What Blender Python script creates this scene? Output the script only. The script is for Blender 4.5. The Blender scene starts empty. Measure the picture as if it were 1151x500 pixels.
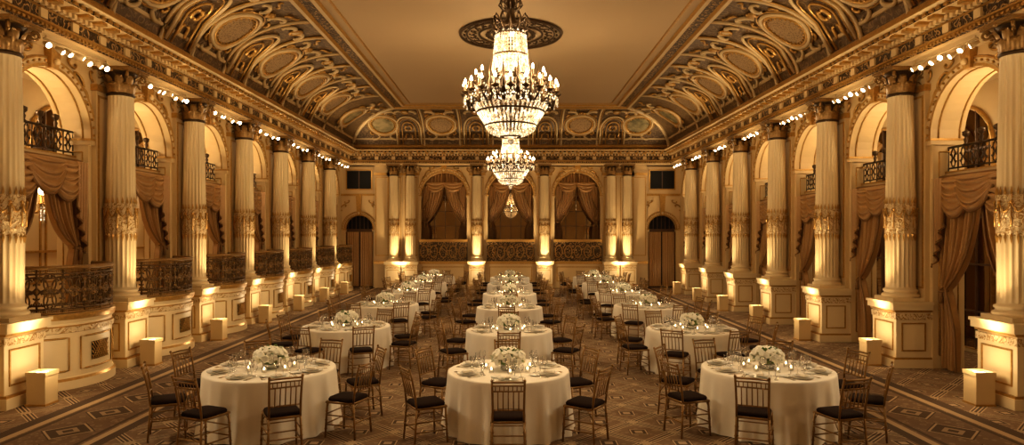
import bpy, math, random
from math import sin, cos, pi, sqrt, radians, hypot
from mathutils import Vector, Matrix
random.seed(7)
scene = bpy.context.scene
COL = scene.collection
scene.view_settings.view_transform = 'Standard'
scene.view_settings.exposure = 0.25
for lk in ('Medium High Contrast', 'High Contrast', 'None'):
    try:
        scene.view_settings.look = lk
        break
    except Exception:
        pass

# ------------------------------------------------------------------ dims
CAMZ = 2.56
XW = 8.0
YB = 31.5
YF = -3.5
P = 3.03
COLY = [10.05 + P * k for k in range(-4, 7)]
BAYY = [y + P / 2 for y in COLY]
R = 1.08
SPR = 4.35
ZE = 5.75

# ------------------------------------------------------------------ materials
class NB:
    def __init__(s, name):
        s.mat = bpy.data.materials.new(name); s.mat.use_nodes = True
        s.nt = s.mat.node_tree; s.n = s.nt.nodes; s.l = s.nt.links
        s.bsdf = s.n['Principled BSDF']
    def node(s, t, **kw):
        nd = s.n.new(t)
        for k, v in kw.items():
            setattr(nd, k, v)
        return nd
    def put(s, sock, v):
        if hasattr(v, 'links') or isinstance(v, bpy.types.NodeSocket):
            s.l.new(v, sock)
        else:
            if sock.type == 'RGBA' and len(v) == 3: v = (*v, 1)
            sock.default_value = v
    def m(s, op, a, b=0.0, c=None, clamp=False):
        nd = s.node('ShaderNodeMath', operation=op); nd.use_clamp = clamp
        s.put(nd.inputs[0], a); s.put(nd.inputs[1], b)
        if c is not None: s.put(nd.inputs[2], c)
        return nd.outputs[0]
    def mix(s, f, a, b):
        nd = s.node('ShaderNodeMix', data_type='RGBA')
        s.put(nd.inputs[0], f); s.put(nd.inputs[6], a); s.put(nd.inputs[7], b)
        return nd.outputs[2]
    def pos(s):
        g = s.node('ShaderNodeNewGeometry')
        return g.outputs['Position']
    def objc(s):
        g = s.node('ShaderNodeTexCoord')
        return g.outputs['Object']
    def noise(s, vec, scale, detail=3, dist=0.0):
        nd = s.node('ShaderNodeTexNoise'); s.put(nd.inputs['Vector'], vec)
        nd.inputs['Scale'].default_value = scale; nd.inputs['Detail'].default_value = detail
        nd.inputs['Distortion'].default_value = dist
        return nd.outputs['Fac']
    def vor(s, vec, scale, feature='F1'):
        nd = s.node('ShaderNodeTexVoronoi', feature=feature); s.put(nd.inputs['Vector'], vec)
        nd.inputs['Scale'].default_value = scale
        return nd.outputs['Distance']
    def ramp(s, f, stops):
        nd = s.node('ShaderNodeValToRGB'); s.put(nd.inputs[0], f)
        cr = nd.color_ramp
        while len(cr.elements) < len(stops): cr.elements.new(0.5)
        for e, (p, c) in zip(cr.elements, stops):
            e.position = p; e.color = (*c, 1)
        return nd.outputs[0]
    def bump(s, h, strength=0.3, dist=0.02):
        nd = s.node('ShaderNodeBump'); s.put(nd.inputs['Height'], h)
        nd.inputs['Strength'].default_value = strength; nd.inputs['Distance'].default_value = dist
        s.l.new(nd.outputs[0], s.bsdf.inputs['Normal'])
    def set(s, color=None, rough=0.5, metal=0.0, **kw):
        if color is not None: s.put(s.bsdf.inputs['Base Color'], color)
        s.put(s.bsdf.inputs['Roughness'], rough); s.put(s.bsdf.inputs['Metallic'], metal)
        for k, v in kw.items(): s.put(s.bsdf.inputs[k.replace('_', ' ')], v)
        return s.mat

def simple(name, col, rough=0.5, metal=0.0, var=0.12, scale=6.0, bump=0.0, **kw):
    b = NB(name)
    n = b.noise(b.objc(), scale, 4)
    c = b.mix(n, tuple(x * (1 - var) for x in col), tuple(min(1, x * (1 + var)) for x in col))
    if bump: b.bump(n, bump, 0.01)
    return b.set(c, rough, metal, **kw)

CREAM = simple('cream_painted_plaster', (0.66, 0.49, 0.255), 0.45, var=0.06, scale=2.5)
CREAM2 = simple('ivory_column_plaster', (0.76, 0.61, 0.36), 0.42, var=0.05, scale=3)
GILT = simple('antique_gilt', (0.48, 0.275, 0.075), 0.34, 0.5, var=0.45, scale=20)
CAPB = simple('capital_bronze_gilt', (0.29, 0.165, 0.05), 0.34, 0.4, var=0.5, scale=25)
BRONZE = simple('dark_bronze', (0.075, 0.043, 0.018), 0.38, 0.5, var=0.3, scale=20)
IRON = simple('bronzed_wrought_iron', (0.15, 0.088, 0.036), 0.34, 0.55, var=0.6, scale=30)
TAUPE = simple('taupe_ceiling_paint', (0.47, 0.345, 0.205), 0.7, var=0.04, scale=0.4)
TANP = simple('tan_cove_relief', (0.57, 0.425, 0.225), 0.45, var=0.1, scale=4)
DARKW = simple('dark_walnut', (0.10, 0.05, 0.02), 0.4, var=0.3, scale=6)
BLACK = simple('black_glass_panel', (0.012, 0.011, 0.01), 0.5, var=0.2, Specular_IOR_Level=0.2)
CHAIRW = simple('gold_bamboo_wood', (0.26, 0.145, 0.045), 0.32, 0.35, var=0.3, scale=14)
CUSH = simple('chocolate_cushion', (0.020, 0.010, 0.006), 0.9, var=0.3, scale=30, Specular_IOR_Level=0.12)
LEAF = simple('green_leaf', (0.12, 0.20, 0.04), 0.5, var=0.5, scale=12)
PETAL = simple('ivory_petal', (0.88, 0.83, 0.68), 0.6, var=0.15, scale=25)
PORC = simple('porcelain', (0.8, 0.76, 0.66), 0.2, var=0.03)
SILVER = simple('silverware', (0.7, 0.66, 0.58), 0.2, 1.0, var=0.05)
UPBOX = simple('cream_uplight_casing', (0.60, 0.45, 0.24), 0.5, var=0.04)

def filigree(name, dark, light, scale, metal=0.3, lo=0.25, hi=0.42, bs=0.7):
    b = NB(name)
    p = b.objc()
    w = b.noise(p, scale * 0.35, 2, 1.5)
    mp = b.node('ShaderNodeVectorMath', operation='MULTIPLY_ADD')
    cx = b.node('ShaderNodeCombineXYZ')
    b.put(cx.inputs[0], w); b.put(cx.inputs[1], w); b.put(cx.inputs[2], w)
    b.l.new(cx.outputs[0], mp.inputs[0]); mp.inputs[1].default_value = (0.25,) * 3
    b.l.new(p, mp.inputs[2])
    d = b.vor(mp.outputs[0], scale, 'DISTANCE_TO_EDGE')
    d2 = b.vor(mp.outputs[0], scale * 0.45, 'F1')
    ring = b.m('ABSOLUTE', b.m('SUBTRACT', b.m('FRACT', b.m('MULTIPLY', d2, 2.6)), 0.5))
    k = b.m('MAXIMUM', b.m('MULTIPLY', ring, 1.0), b.m('SUBTRACT', 0.36, b.m('MULTIPLY', d, 1.8)))
    c = b.ramp(k, [(lo, dark), (hi, light)])
    b.bump(k, bs, 0.03)
    return b.set(c, 0.42, metal)
FIL = filigree('gilt_filigree', (0.05, 0.027, 0.010), (0.50, 0.31, 0.115), 11, lo=.32, hi=.45)
FILC = filigree('cove_brown_ground', (0.105, 0.060, 0.024), (0.25, 0.158, 0.070), 9, 0.1, .32, .46, .5)
FILP = filigree('column_festoon_relief', (0.76, 0.60, 0.35), (0.42, 0.23, 0.06), 17, 0.15, 0.33, 0.40)
GRILL = NB('medallion_grille')
_v = GRILL.vor(GRILL.objc(), 22); GRILL.bump(_v, 0.6, 0.02)
GRILL = GRILL.set(GRILL.ramp(_v, [(0.25, (0.17, 0.10, 0.042)), (0.5, (0.34, 0.22, 0.10))]), 0.7)
_g = NB('pastoral_painting')
PAINT = _g.set(_g.ramp(_g.noise(_g.objc(), 3, 6), [(0.35, (0.12, 0.10, 0.04)), (0.5, (0.25, 0.20, 0.09)), (0.65, (0.36, 0.28, 0.14))]), 0.6)

b = NB('gold_silk_drapery')
n = b.noise(b.objc(), 18, 4)
DRAPE = b.set(b.mix(n, (0.37, 0.20, 0.070), (0.51, 0.30, 0.115)), 0.34, 0.15, Sheen_Weight=0.08)
FRINGE = simple('fringe_trim', (0.22, 0.11, 0.03), 0.6)
b = NB('ivory_linen')
n = b.noise(b.objc(), 4, 4)
b.bump(b.noise(b.objc(), 40, 3), 0.06, 0.01)
LINEN = b.set(b.mix(n, (0.77, 0.70, 0.57), (0.84, 0.77, 0.64)), 0.7, 0.0)

def mirror(name, tint, rough):
    b = NB(name)
    n = b.noise(b.objc(), 1.5, 2)
    return b.set(b.mix(n, tint, tuple(x * 1.1 for x in tint)), rough, 1.0)
MIRROR = mirror('antiqued_mirror', (0.40, 0.30, 0.19), 0.03)

def emis(name, col, st):
    b = NB(name)
    b.set(col, 0.4)
    b.put(b.bsdf.inputs['Emission Color'], col); b.bsdf.inputs['Emission Strength'].default_value = st
    return b.mat
BULB = emis('warm_bulb', (1.0, 0.80, 0.50), 16)
TRACKB = emis('spot_head_lens', (1.0, 0.90, 0.72), 16)
UPLENS = emis('uplight_lens', (1.0, 0.85, 0.6), 8)
FLAME = emis('votive_glow', (1.0, 0.72, 0.38), 10)
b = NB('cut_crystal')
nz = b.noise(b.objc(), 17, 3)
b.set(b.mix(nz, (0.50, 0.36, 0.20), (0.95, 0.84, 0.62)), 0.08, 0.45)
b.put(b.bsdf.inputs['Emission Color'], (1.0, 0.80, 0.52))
b.put(b.bsdf.inputs['Emission Strength'], b.m('MULTIPLY', b.m('POWER', nz, 5.0), 13.0))  # painted glow: emission imitates bulb light caught in the crystal
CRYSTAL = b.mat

b = NB('clear_glass')
tr = b.node('ShaderNodeBsdfTransparent'); gl = b.node('ShaderNodeBsdfGlossy'); gl.inputs['Roughness'].default_value = 0.05
lw = b.node('ShaderNodeLayerWeight'); lw.inputs[0].default_value = 0.35
mx = b.node('ShaderNodeMixShader')
b.l.new(b.m('ADD', b.m('MULTIPLY', lw.outputs['Fresnel'], 0.6), 0.08), mx.inputs[0])
b.l.new(tr.outputs[0], mx.inputs[1]); b.l.new(gl.outputs[0], mx.inputs[2])
b.l.new(mx.outputs[0], b.n['Material Output'].inputs['Surface'])
GLASS = b.mat

# carpet
b = NB('patterned_carpet')
sp = b.node('ShaderNodeSeparateXYZ'); b.l.new(b.pos(), sp.inputs[0])
X, Y = sp.outputs[0], sp.outputs[1]
def tri(v): return b.m('ABSOLUTE', b.m('SUBTRACT', b.m('FRACT', v), 0.5))
def band(v, lo, hi): return b.m('MULTIPLY', b.m('GREATER_THAN', v, lo), b.m('LESS_THAN', v, hi))
XS = b.m('ADD', X, 50.0); YS = b.m('ADD', Y, 50.0)
S = 1 / 0.9
fa = tri(b.m('MULTIPLY', b.m('ADD', XS, YS), S)); fb = tri(b.m('MULTIPLY', b.m('ADD', b.m('SUBTRACT', XS, YS), 200.0), S))
mxab = b.m('MAXIMUM', fa, fb); smab = b.m('ADD', fa, fb)
base = b.mix(b.noise(b.pos(), 5, 4), (0.145, 0.088, 0.047), (0.22, 0.138, 0.077))
vo = b.vor(b.pos(), 11.0)
LT = (0.42, 0.30, 0.17)
DK = (0.085, 0.053, 0.031)
c = b.mix(b.m('MULTIPLY', b.m('LESS_THAN', vo, 0.34), 0.55), base, (0.30, 0.205, 0.12))
c = b.mix(band(mxab, 0.41, 0.60), c, DK)
c = b.mix(band(mxab, 0.445, 0.475), c, LT)
c = b.mix(band(mxab, 0.385, 0.41), c, LT)
c = b.mix(b.m('LESS_THAN', smab, 0.26), c, DK)
c = b.mix(band(smab, 0.20, 0.24), c, LT)
c = b.mix(b.m('LESS_THAN', smab, 0.11), c, (0.38, 0.27, 0.16))
corner = b.m('MINIMUM', fa, fb)
c = b.mix(b.m('GREATER_THAN', corner, 0.40), c, (0.36, 0.255, 0.145))
ax = b.m('ABSOLUTE', X)
inb = band(ax, 4.95, 6.55)
bvo = b.vor(b.pos(), 8.0)
bb = b.mix(b.noise(b.pos(), 6, 3), (0.135, 0.083, 0.046), (0.20, 0.125, 0.072))
bb = b.mix(b.m('MULTIPLY', band(bvo, 0.22, 0.36), 0.6), bb, (0.30, 0.21, 0.12))
yr = tri(b.m('MULTIPLY', YS, 1.1))
ov = b.m('ADD', b.m('ABSOLUTE', b.m('SUBTRACT', ax, 5.73)), b.m('MULTIPLY', yr, 0.85))
bb = b.mix(b.m('LESS_THAN', ov, 0.36), bb, DK)
bb = b.mix(band(ov, 0.30, 0.335), bb, LT)
bb = b.mix(band(ov, 0.08, 0.16), bb, (0.32, 0.225, 0.13))
for lo, hi, cc in [(4.95, 5.10, DK), (5.10, 5.20, LT), (5.24, 5.30, DK), (6.15, 6.22, DK), (6.25, 6.36, LT), (6.36, 6.55, DK)]:
    bb = b.mix(band(ax, lo, hi), bb, cc)
c = b.mix(inb, c, bb)
nn = b.noise(b.pos(), 260, 2)
b.bump(nn, 0.25, 0.01)
CARPET = b.set(c, 0.95, 0.0, Specular_IOR_Level=0.2)

# ------------------------------------------------------------------ mesh builder
class MB:
    def __init__(s): s.v = []; s.f = []; s.m = []; s.s = []; s.T = None
    def add(s, vs, fs, mat=0, smooth=False):
        o = len(s.v)
        if s.T is not None: vs = [tuple(s.T @ Vector(p)) for p in vs]
        s.v.extend(vs)
        for f in fs:
            s.f.append(tuple(i + o for i in f)); s.m.append(mat); s.s.append(smooth)
    def box(s, x0, x1, y0, y1, z0, z1, mat=0):
        vs = [(x0, y0, z0), (x1, y0, z0), (x1, y1, z0), (x0, y1, z0), (x0, y0, z1), (x1, y0, z1), (x1, y1, z1), (x0, y1, z1)]
        s.add(vs, [(0, 3, 2, 1), (4, 5, 6, 7), (0, 1, 5, 4), (1, 2, 6, 5), (2, 3, 7, 6), (3, 0, 4, 7)], mat)
    def frame(s, x, y0, y1, z0, z1, t=0.04, d=0.03, mat=0):
        for (a0, a1, b0, b1) in [(y0, y1, z0, z0 + t), (y0, y1, z1 - t, z1), (y0, y0 + t, z0 + t, z1 - t), (y1 - t, y1, z0 + t, z1 - t)]:
            s.box(x, x + d, a0, a1, b0, b1, mat)
    def grid(s, fn, ni, nj, mat=0, smooth=True, ci=False, cj=False):
        vs = [fn(i, j) for i in range(ni) for j in range(nj)]
        fs = []
        for i in range(ni if ci else ni - 1):
            for j in range(nj if cj else nj - 1):
                i2 = (i + 1) % ni; j2 = (j + 1) % nj
                fs.append((i * nj + j, i2 * nj + j, i2 * nj + j2, i * nj + j2))
        s.add(vs, fs, mat, smooth)
    def lathe(s, prof, seg=16, c=(0, 0, 0), mat=0, smooth=True, mod=None):
        def fn(i, j):
            r, z = prof[i]; a = 2 * pi * j / seg
            if mod: r = mod(r, z, a)
            return (c[0] + r * cos(a), c[1] + r * sin(a), c[2] + z)
        s.grid(fn, len(prof), seg, mat, smooth, False, True)
    def tube(s, pts, r, seg=5, mat=0, closed=False, smooth=True):
        pts = [Vector(p) for p in pts]; n = len(pts); vs = []
        for i, p in enumerate(pts):
            if closed: t = pts[(i + 1) % n] - pts[i - 1]
            else: t = pts[min(i + 1, n - 1)] - pts[max(i - 1, 0)]
            if t.length < 1e-9: t = Vector((0, 0, 1))
            t.normalize()
            up = Vector((0, 0, 1)) if abs(t.z) < 0.9 else Vector((1, 0, 0))
            a = t.cross(up).normalized(); c = a.cross(t)
            rr = r(i / max(1, n - 1)) if callable(r) else r
            for j in range(seg):
                q = 2 * pi * j / seg
                vs.append(tuple(p + a * (rr * cos(q)) + c * (rr * sin(q))))
        fs = []
        for i in range(n if closed else n - 1):
            i2 = (i + 1) % n
            for j in range(seg):
                j2 = (j + 1) % seg
                fs.append((i * seg + j, i * seg + j2, i2 * seg + j2, i2 * seg + j))
        if not closed:
            fs.append(tuple(range(seg))); fs.append(tuple((n - 1) * seg + j for j in reversed(range(seg))))
        s.add(vs, fs, mat, smooth)
    def ball(s, c, r, seg=8, rings=5, mat=0, sz=1.0, smooth=True):
        prof = [(r * sin(pi * i / rings), -r * sz * cos(pi * i / rings)) for i in range(rings + 1)]
        s.lathe(prof, seg, c, mat, smooth)
    def octa(s, c, r, h, mat=0):
        x, y, z = c
        s.add([(x + r, y, z), (x, y + r, z), (x - r, y, z), (x, y - r, z), (x, y, z + h), (x, y, z - h)],
              [(0, 1, 4), (1, 2, 4), (2, 3, 4), (3, 0, 4), (1, 0, 5), (2, 1, 5), (3, 2, 5), (0, 3, 5)], mat)
    def mesh(s, name, mats):
        me = bpy.data.meshes.new(name)
        me.from_pydata(s.v, [], s.f)
        for m_ in mats: me.materials.append(m_)
        me.polygons.foreach_set('material_index', s.m)
        me.polygons.foreach_set('use_smooth', s.s)
        me.update()
        import bmesh
        bm = bmesh.new(); bm.from_mesh(me)
        bmesh.ops.recalc_face_normals(bm, faces=bm.faces)
        bm.to_mesh(me); bm.free()
        return me
    def obj(s, name, mats, loc=(0, 0, 0), rot=0):
        return inst(name, s.mesh(name, mats), loc, rot)

def inst(name, me, loc=(0, 0, 0), rot=0, scale=None):
    o = bpy.data.objects.new(name, me); COL.objects.link(o)
    o.location = loc; o.rotation_euler = (0, 0, rot)
    if scale: o.scale = scale
    return o

def scroll(kind, L=1.0, n=22, c0=1.2, c1=14.0):
    half = n // 2
    def run(sgn):
        x = y = 0.0; th = 0.0 if sgn > 0 else pi
        out = []
        for i in range(half):
            t = (i + 0.5) / half
            k = c0 + c1 * t ** 3
            if kind == 'C': k *= sgn
            th += k / half * 0.5
            x += cos(th) * L * 0.5 / half; y += sin(th) * L * 0.5 / half
            out.append((x, y))
        return out
    a = run(1); bb_ = run(-1)
    return list(reversed(bb_)) + [(0, 0)] + a
SC = scroll('C', c0=1.6, c1=26); SS = scroll('S', c0=0.3, c1=26)
def xf(pts, cx, cy, sc, rot=0, flip=1):
    c, s_ = cos(rot), sin(rot)
    return [(cx + sc * (x * c - flip * y * s_), cy + sc * (x * s_ + flip * y * c)) for x, y in pts]

SIDES = {'left': (lambda u: (-XW, u, 0), 0.0), 'right': (lambda u: (XW, u, 0), pi), 'back': (lambda u: (u, YB, 0), -pi / 2)}
def place(name, me, side, u):
    f, r = SIDES[side]
    return inst(name, me, f(u), r)

# ------------------------------------------------------------------ swept shell
def rectpt(o, z):
    x = XW - o
    return [(-x, YF + o, z), (x, YF + o, z), (x, YB - o, z), (-x, YB - o, z)]
def sweep(mb, prof, mats, smooth=False):
    for i in range(len(prof) - 1):
        a = rectpt(*prof[i]); c = rectpt(*prof[i + 1])
        for k in range(4):
            k2 = (k + 1) % 4
            mb.add([a[k], a[k2], c[k2], c[k]], [(0, 1, 2, 3)], mats[i] if isinstance(mats, list) else mats, smooth)

mb = MB()
mb.add([(-10, YF - 0.2, 0), (10, YF - 0.2, 0), (10, YB + 1.8, 0), (-10, YB + 1.8, 0)], [(0, 1, 2, 3)])
mb.obj('floor', [CARPET])
mb = MB()
sweep(mb, [(2.9, 7.95), (2.94, 7.86), (3.04, 7.86), (3.1, 7.93), (3.36, 7.93), (3.42, 7.87), (3.52, 7.87), (3.56, 7.95)], [1, 2, 1, 3, 1, 2, 1])
sweep(mb, [(3.75, 7.95), (3.77, 7.93), (3.82, 7.93), (3.84, 7.95)], 1)
a = rectpt(3.56, 7.95)
mb.add(a, [(0, 1, 2, 3)], 0)
mb.add([(-10, YF, 8.3), (10, YF, 8.3), (10, YB + 2, 8.3), (-10, YB + 2, 8.3)], [(0, 1, 2, 3)], 0)
mb.obj('ceiling', [TAUPE, GILT, TANP, FIL])

# entablature
mb = MB()
sweep(mb, [(-0.05, ZE), (0.60, ZE), (0.60, 5.80), (0.62, 5.80), (0.62, 5.88), (0.66, 5.90), (0.66, 5.93), (0.59, 5.95), (0.59, 6.12), (0.63, 6.14),
           (0.63, 6.24), (0.90, 6.26), (0.90, 6.34), (0.98, 6.37), (0.98, 6.40), (0.66, 6.42), (0.62, 6.44), (0.62, 6.50)],
      [0, 0, 1, 2, 1, 1, 1, 2, 1, 2, 0, 2, 0, 1, 0, 1, 2])
def along(side_fn, u0, u1, step):
    n = int((u1 - u0) / step)
    return [u0 + (i + 0.5) * (u1 - u0) / n for i in range(n)]
def ent_boxes(step, w, o0, o1, z0, z1, mat):
    for y in along(None, YF + o1, YB - o1, step):
        mb.box(-XW + o0, -XW + o1, y - w / 2, y + w / 2, z0, z1, mat)
        mb.box(XW - o1, XW - o0, y - w / 2, y + w / 2, z0, z1, mat)
    for x in along(None, -XW + o1, XW - o1, step):
        mb.box(x - w / 2, x + w / 2, YB - o1, YB - o0, z0, z1, mat)
ent_boxes(0.14, 0.075, 0.6, 0.71, 6.145, 6.22, 0)
ent_boxes(0.38, 0.15, 0.6, 0.88, 6.20, 6.262, 1)
ent_boxes(0.10, 0.055, 0.6, 0.675, 5.825, 5.865, 1)
ent_boxes(0.76, 0.16, 0.57, 0.63, 5.96, 6.11, 0)
ent_boxes(0.19, 0.10, 0.9, 0.935, 6.275, 6.325, 1)
mb.obj('trim_entablature', [CREAM, GILT, FIL])

# cove
LA = 2.95
def covep(side, u, v, h):
    a = v * pi / 2
    o = 0.65 + 2.25 * (1 - cos(a)); z = 6.5 + 1.45 * sin(a)
    nx, nz = cos(a) / 2.25, -sin(a) / 1.45; l = hypot(nx, nz); nx /= l; nz /= l
    o += nx * h; z += nz * h
    if side == 'left': return (-XW + o, u, z)
    if side == 'right': return (XW - o, u, z)
    return (u, YB - o, z)
mb = MB()
prof = []
for i in range(17):
    a = i / 16 * pi / 2
    prof.append((0.65 + 2.25 * (1 - cos(a)), 6.5 + 1.45 * sin(a)))
sweep(mb, prof, 0, True)
sweep(mb, [(0.64, 6.48), (0.74, 6.52), (0.72, 6.62), (0.66, 6.66)], 1)
sweep(mb, [(0.69, 6.86), (0.76, 6.87), (0.79, 6.93), (0.73, 6.95)], 2)
mb.obj('ceiling_cove', [FILC, GILT, TANP])

mb = MB()
GRN = 4
def cring(side, u, q, rp, rq, h, r, mat, n=28, seg=5):
    mb.tube([covep(side, u + rp * cos(2 * pi * i / n), 0.5 + (q + rq * sin(2 * pi * i / n)) / LA, h) for i in range(n)], r, seg, mat, True)
def cdisc(side, u, q, rp, rq, h, mat):
    n = 24
    def fn(i, j):
        rr = i / 3; a = 2 * pi * j / n
        return covep(side, u + rp * rr * cos(a), 0.5 + (q + rq * rr * sin(a)) / LA, h + 0.04 * (1 - rr * rr))
    mb.grid(fn, 4, n, mat, True, False, True)
def cscr(side, pts, u, q, h, r, mat, mir=1):
    P_ = [covep(side, u + mir * x, min(0.98, max(0.02, 0.5 + (q + y) / LA)), h) for x, y in pts]
    mb.tube(P_, lambda t: r * (0.5 + 0.9 * (4 * t * (1 - t))), 5, mat)
def medallion(side, u, big, paint=False):
    r = 0.56
    cdisc(side, u, -0.02, r, r, 0.05, GRN if paint else 3)
    cring(side, u, -0.02, r, r, 0.06, 0.045, 1)
    cring(side, u, -0.02, r + .09, r + .09, 0.05, 0.055, 0)
    cring(side, u, -0.02, r + .18, r + .18, 0.03, 0.025, 1)
    for k in range(24):
        a = 2 * pi * k / 24
        mb.ball(covep(side, u + (r - .07) * cos(a), .5 + (-.02 + (r - .07) * sin(a)) / LA, .08), .03, 5, 3, 1)
    for mir in (1, -1):
        cscr(side, xf(SC, 0.36, 0.98, 0.8, 0.5, -1), u, 0, 0.05, 0.040, 0, mir)
        cscr(side, xf(SC, 0.36, -0.92, 0.7, -0.5, 1), u, 0, 0.05, 0.040, 0, mir)
        cscr(side, xf(SS, 0.45, 1.2, 0.5, 0.2, 1), u, 0, 0.04, 0.03, 1, mir)
        cscr(side, xf(SC, 0.62, 0.62, 0.35, 2.2, 1), u, 0, 0.04, 0.028, 1, mir)
        cscr(side, xf(SC, 0.62, -0.62, 0.35, 0.9, 1), u, 0, 0.04, 0.028, 1, mir)
    for k in range(-2, 3):
        cscr(side, [(0.0, 0.74), (0.06 * k, 0.86), (0.09 * k, 0.98 - 0.03 * abs(k))], u, 0, 0.06, 0.035, 1)
def ribs(side, u):
    for mir in (1, -1):
        for dp, rr, mt in ((0.82, 0.045, 0), (0.91, 0.025, 1)):
            mb.tube([covep(side, u + mir * dp, v / 14, 0.03) for v in range(15)], rr, 5, mt)
def lunette(side, u):
    for rad, rr, mt in ((0.55, 0.045, 0), (0.46, 0.025, 1), (0.30, 0.03, 1)):
        pts = [(rad, -1.25)]
        for i in range(17):
            a = pi * i / 16
            pts.append((rad * cos(a), -0.35 + rad * 1.65 * sin(a)))
        pts.append((-rad, -1.25))
        mb.tube([covep(side, u + x, 0.5 + (q) / LA, 0.05) for x, q in pts], rr, 5, mt)
    for mir in (1, -1):
        cscr(side, xf(SC, 0.15, 0.0, 0.5, pi / 2, 1), u, -0.25, 0.05, 0.035, 1, mir)
        cscr(side, xf(SS, 0.15, -0.80, 0.5, pi / 2, 1), u, 0, 0.05, 0.03, 1, mir)
        cscr(side, xf(SC, 0.40, 1.0, 0.6, 2.4, 1), u, 0, 0.05, 0.04, 0, mir)
    cring(side, u, 0.98, 0.14, 0.14, 0.06, 0.035, 1, 14)
    cdisc(side, u, 0.98, 0.12, 0.12, 0.05, 0)
for side in ('left', 'right'):
    for y in COLY[1:-1]:
        medallion(side, y, True); ribs(side, y)
    for y in BAYY[:-2]:
        lunette(side, y)
    medallion(side, 28.0, True, True)
for u in (-3.15, 0, 3.15):
    medallion('back', u, True); ribs('back', u)
for u in (-4.65, -1.57, 1.57, 4.65):
    lunette('back', u)
for u in (-6.0, 6.0):
    medallion('back', u * 0.96, True, True)
for sx in (1, -1):
    pts = []
    for i in range(15):
        a = i / 14 * pi / 2
        o = 0.65 + 2.25 * (1 - cos(a)) + 0.04; z = 6.5 + 1.45 * sin(a) - 0.03
        pts.append((sx * (XW - o), YB - o, z))
    mb.tube(pts, 0.09, 6, 0)
mb.obj('trim_cove_ornament', [TANP, GILT, BRONZE, GRILL, PAINT])

# ------------------------------------------------------------------ walls with arches
def arch_wall(mb, u0, u1, uc, zb, r=R, spr=SPR, depth=0.6, zt=ZE, n=20):
    W = 0
    mb.add([(0, u0, 0), (0, uc - r, 0), (0, uc - r, zt), (0, u0, zt)], [(0, 1, 2, 3)], W)
    mb.add([(0, uc + r, 0), (0, u1, 0), (0, u1, zt), (0, uc + r, zt)], [(0, 1, 2, 3)], W)
    if zb > 0: mb.add([(0, uc - r, 0), (0, uc + r, 0), (0, uc + r, zb), (0, uc - r, zb)], [(0, 1, 2, 3)], W)
    arc = [(uc - r * cos(pi * i / n), spr + r * sin(pi * i / n)) for i in range(n + 1)]
    for i in range(n):
        (a, za), (c, zc) = arc[i], arc[i + 1]
        mb.add([(0, a, za), (0, c, zc), (0, c, zt), (0, a, zt)], [(0, 1, 2, 3)], W)
    out = [(uc - r, zb)] + arc + [(uc + r, zb)]
    for i in range(len(out) - 1):
        (a, za), (c, zc) = out[i], out[i + 1]
        mb.add([(0, a, za), (0, c, zc), (-depth, c, zc), (-depth, a, za)], [(0, 1, 2, 3)], W, 0 < i < len(out) - 2)
    for dd in (0.1, depth - 0.1):
        mb.tube([(-dd, uc - (r - 0.005) * cos(pi * i / n), spr + (r - 0.005) * sin(pi * i / n)) for i in range(n + 1)], 0.018, 5, 1)
    pr = [(r, 0), (r, .05), (r + .05, .05), (r + .07, .025), (r + .14, .04), (r + .17, .06), (r + .19, 0)]
    mats = [0, 1, 0, 0, 1, 1]
    for k in range(len(pr) - 1):
        (r0, w0), (r1, w1) = pr[k], pr[k + 1]
        mb.grid(lambda i, j: ((w0, w1)[j], uc - (r0, r1)[j] * cos(pi * i / n), spr + (r0, r1)[j] * sin(pi * i / n)), n + 1, 2, mats[k], False)
    for k in range(25):
        a = pi * (k + .5) / 25
        mb.ball((.05, uc - (r + .10) * cos(a), spr + (r + .10) * sin(a)), .028, 5, 3, 1)
    z0 = spr + r - 0.02
    mb.add([(0.10, uc - .09, z0), (0.10, uc + .09, z0), (0.14, uc + .14, zt), (0.14, uc - .14, zt), (0, uc - .09, z0), (0, uc + .09, z0), (0, uc + .14, zt), (0, uc - .14, zt)],
           [(0, 1, 2, 3), (0, 4, 5, 1), (1, 5, 6, 2), (0, 3, 7, 4)], 1)
    mb.ball((0.14, uc, z0 + 0.12), 0.06, 8, 5, 0)
    for sg in (1, -1):
        for (cx, cz, sc, ro, fl, rr) in [(0.82, 1.08, 0.62, 2.35, 1, 0.03), (1.0, 0.80, 0.45, 1.9, 1, 0.026), (0.55, 1.24, 0.42, 2.8, -1, 0.024), (1.12, 1.15, 0.4, 2.2, -1, 0.024)]:
            pts = xf(SC, cx, cz, sc, ro, fl)
            mb.tube([(0.03, uc + sg * min(x, 1.45), min(zt - 0.04, spr + z)) for x, z in pts], rr, 4, 1)
    for sg in (1, -1):
        e = uc + sg * r
        if sg > 0: a0, a1 = e - 0.04, min(e + 0.10, u1)
        else: a0, a1 = max(e - 0.10, u0), e + 0.04
        mb.box(-depth, 0.06, a0, a1, spr - 0.12, spr - 0.04, 0)
        mb.box(-depth, 0.08, a0 - 0.015, a1 + 0.015, spr - 0.04, spr, 1)
        zlo = zb + 0.25
        for zz0, zz1 in ((zlo, 2.9), (3.0, spr - 0.25)):
            if zz1 - zz0 < .2: continue
            for p0, p1 in (((-0.12, zz0), (-0.12, zz1)), ((-depth + .12, zz0), (-depth + .12, zz1)), ((-0.12, zz0), (-depth + .12, zz0)), ((-0.12, zz1), (-depth + .12, zz1))):
                mb.tube([(p0[0], e, p0[1]), (p1[0], e, p1[1])], 0.016, 4, 1)

def pil(mb, u, zb=0.0):
    mb.box(0, 0.09, u - 0.34, u + 0.34, zb, ZE, 0)
    mb.frame(0.09, u - 0.30, u + 0.30, 1.5, 5.2, 0.035, 0.02, 1)
    mb.box(0, 0.13, u - 0.38, u + 0.38, 5.28, 5.40, 1)

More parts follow.
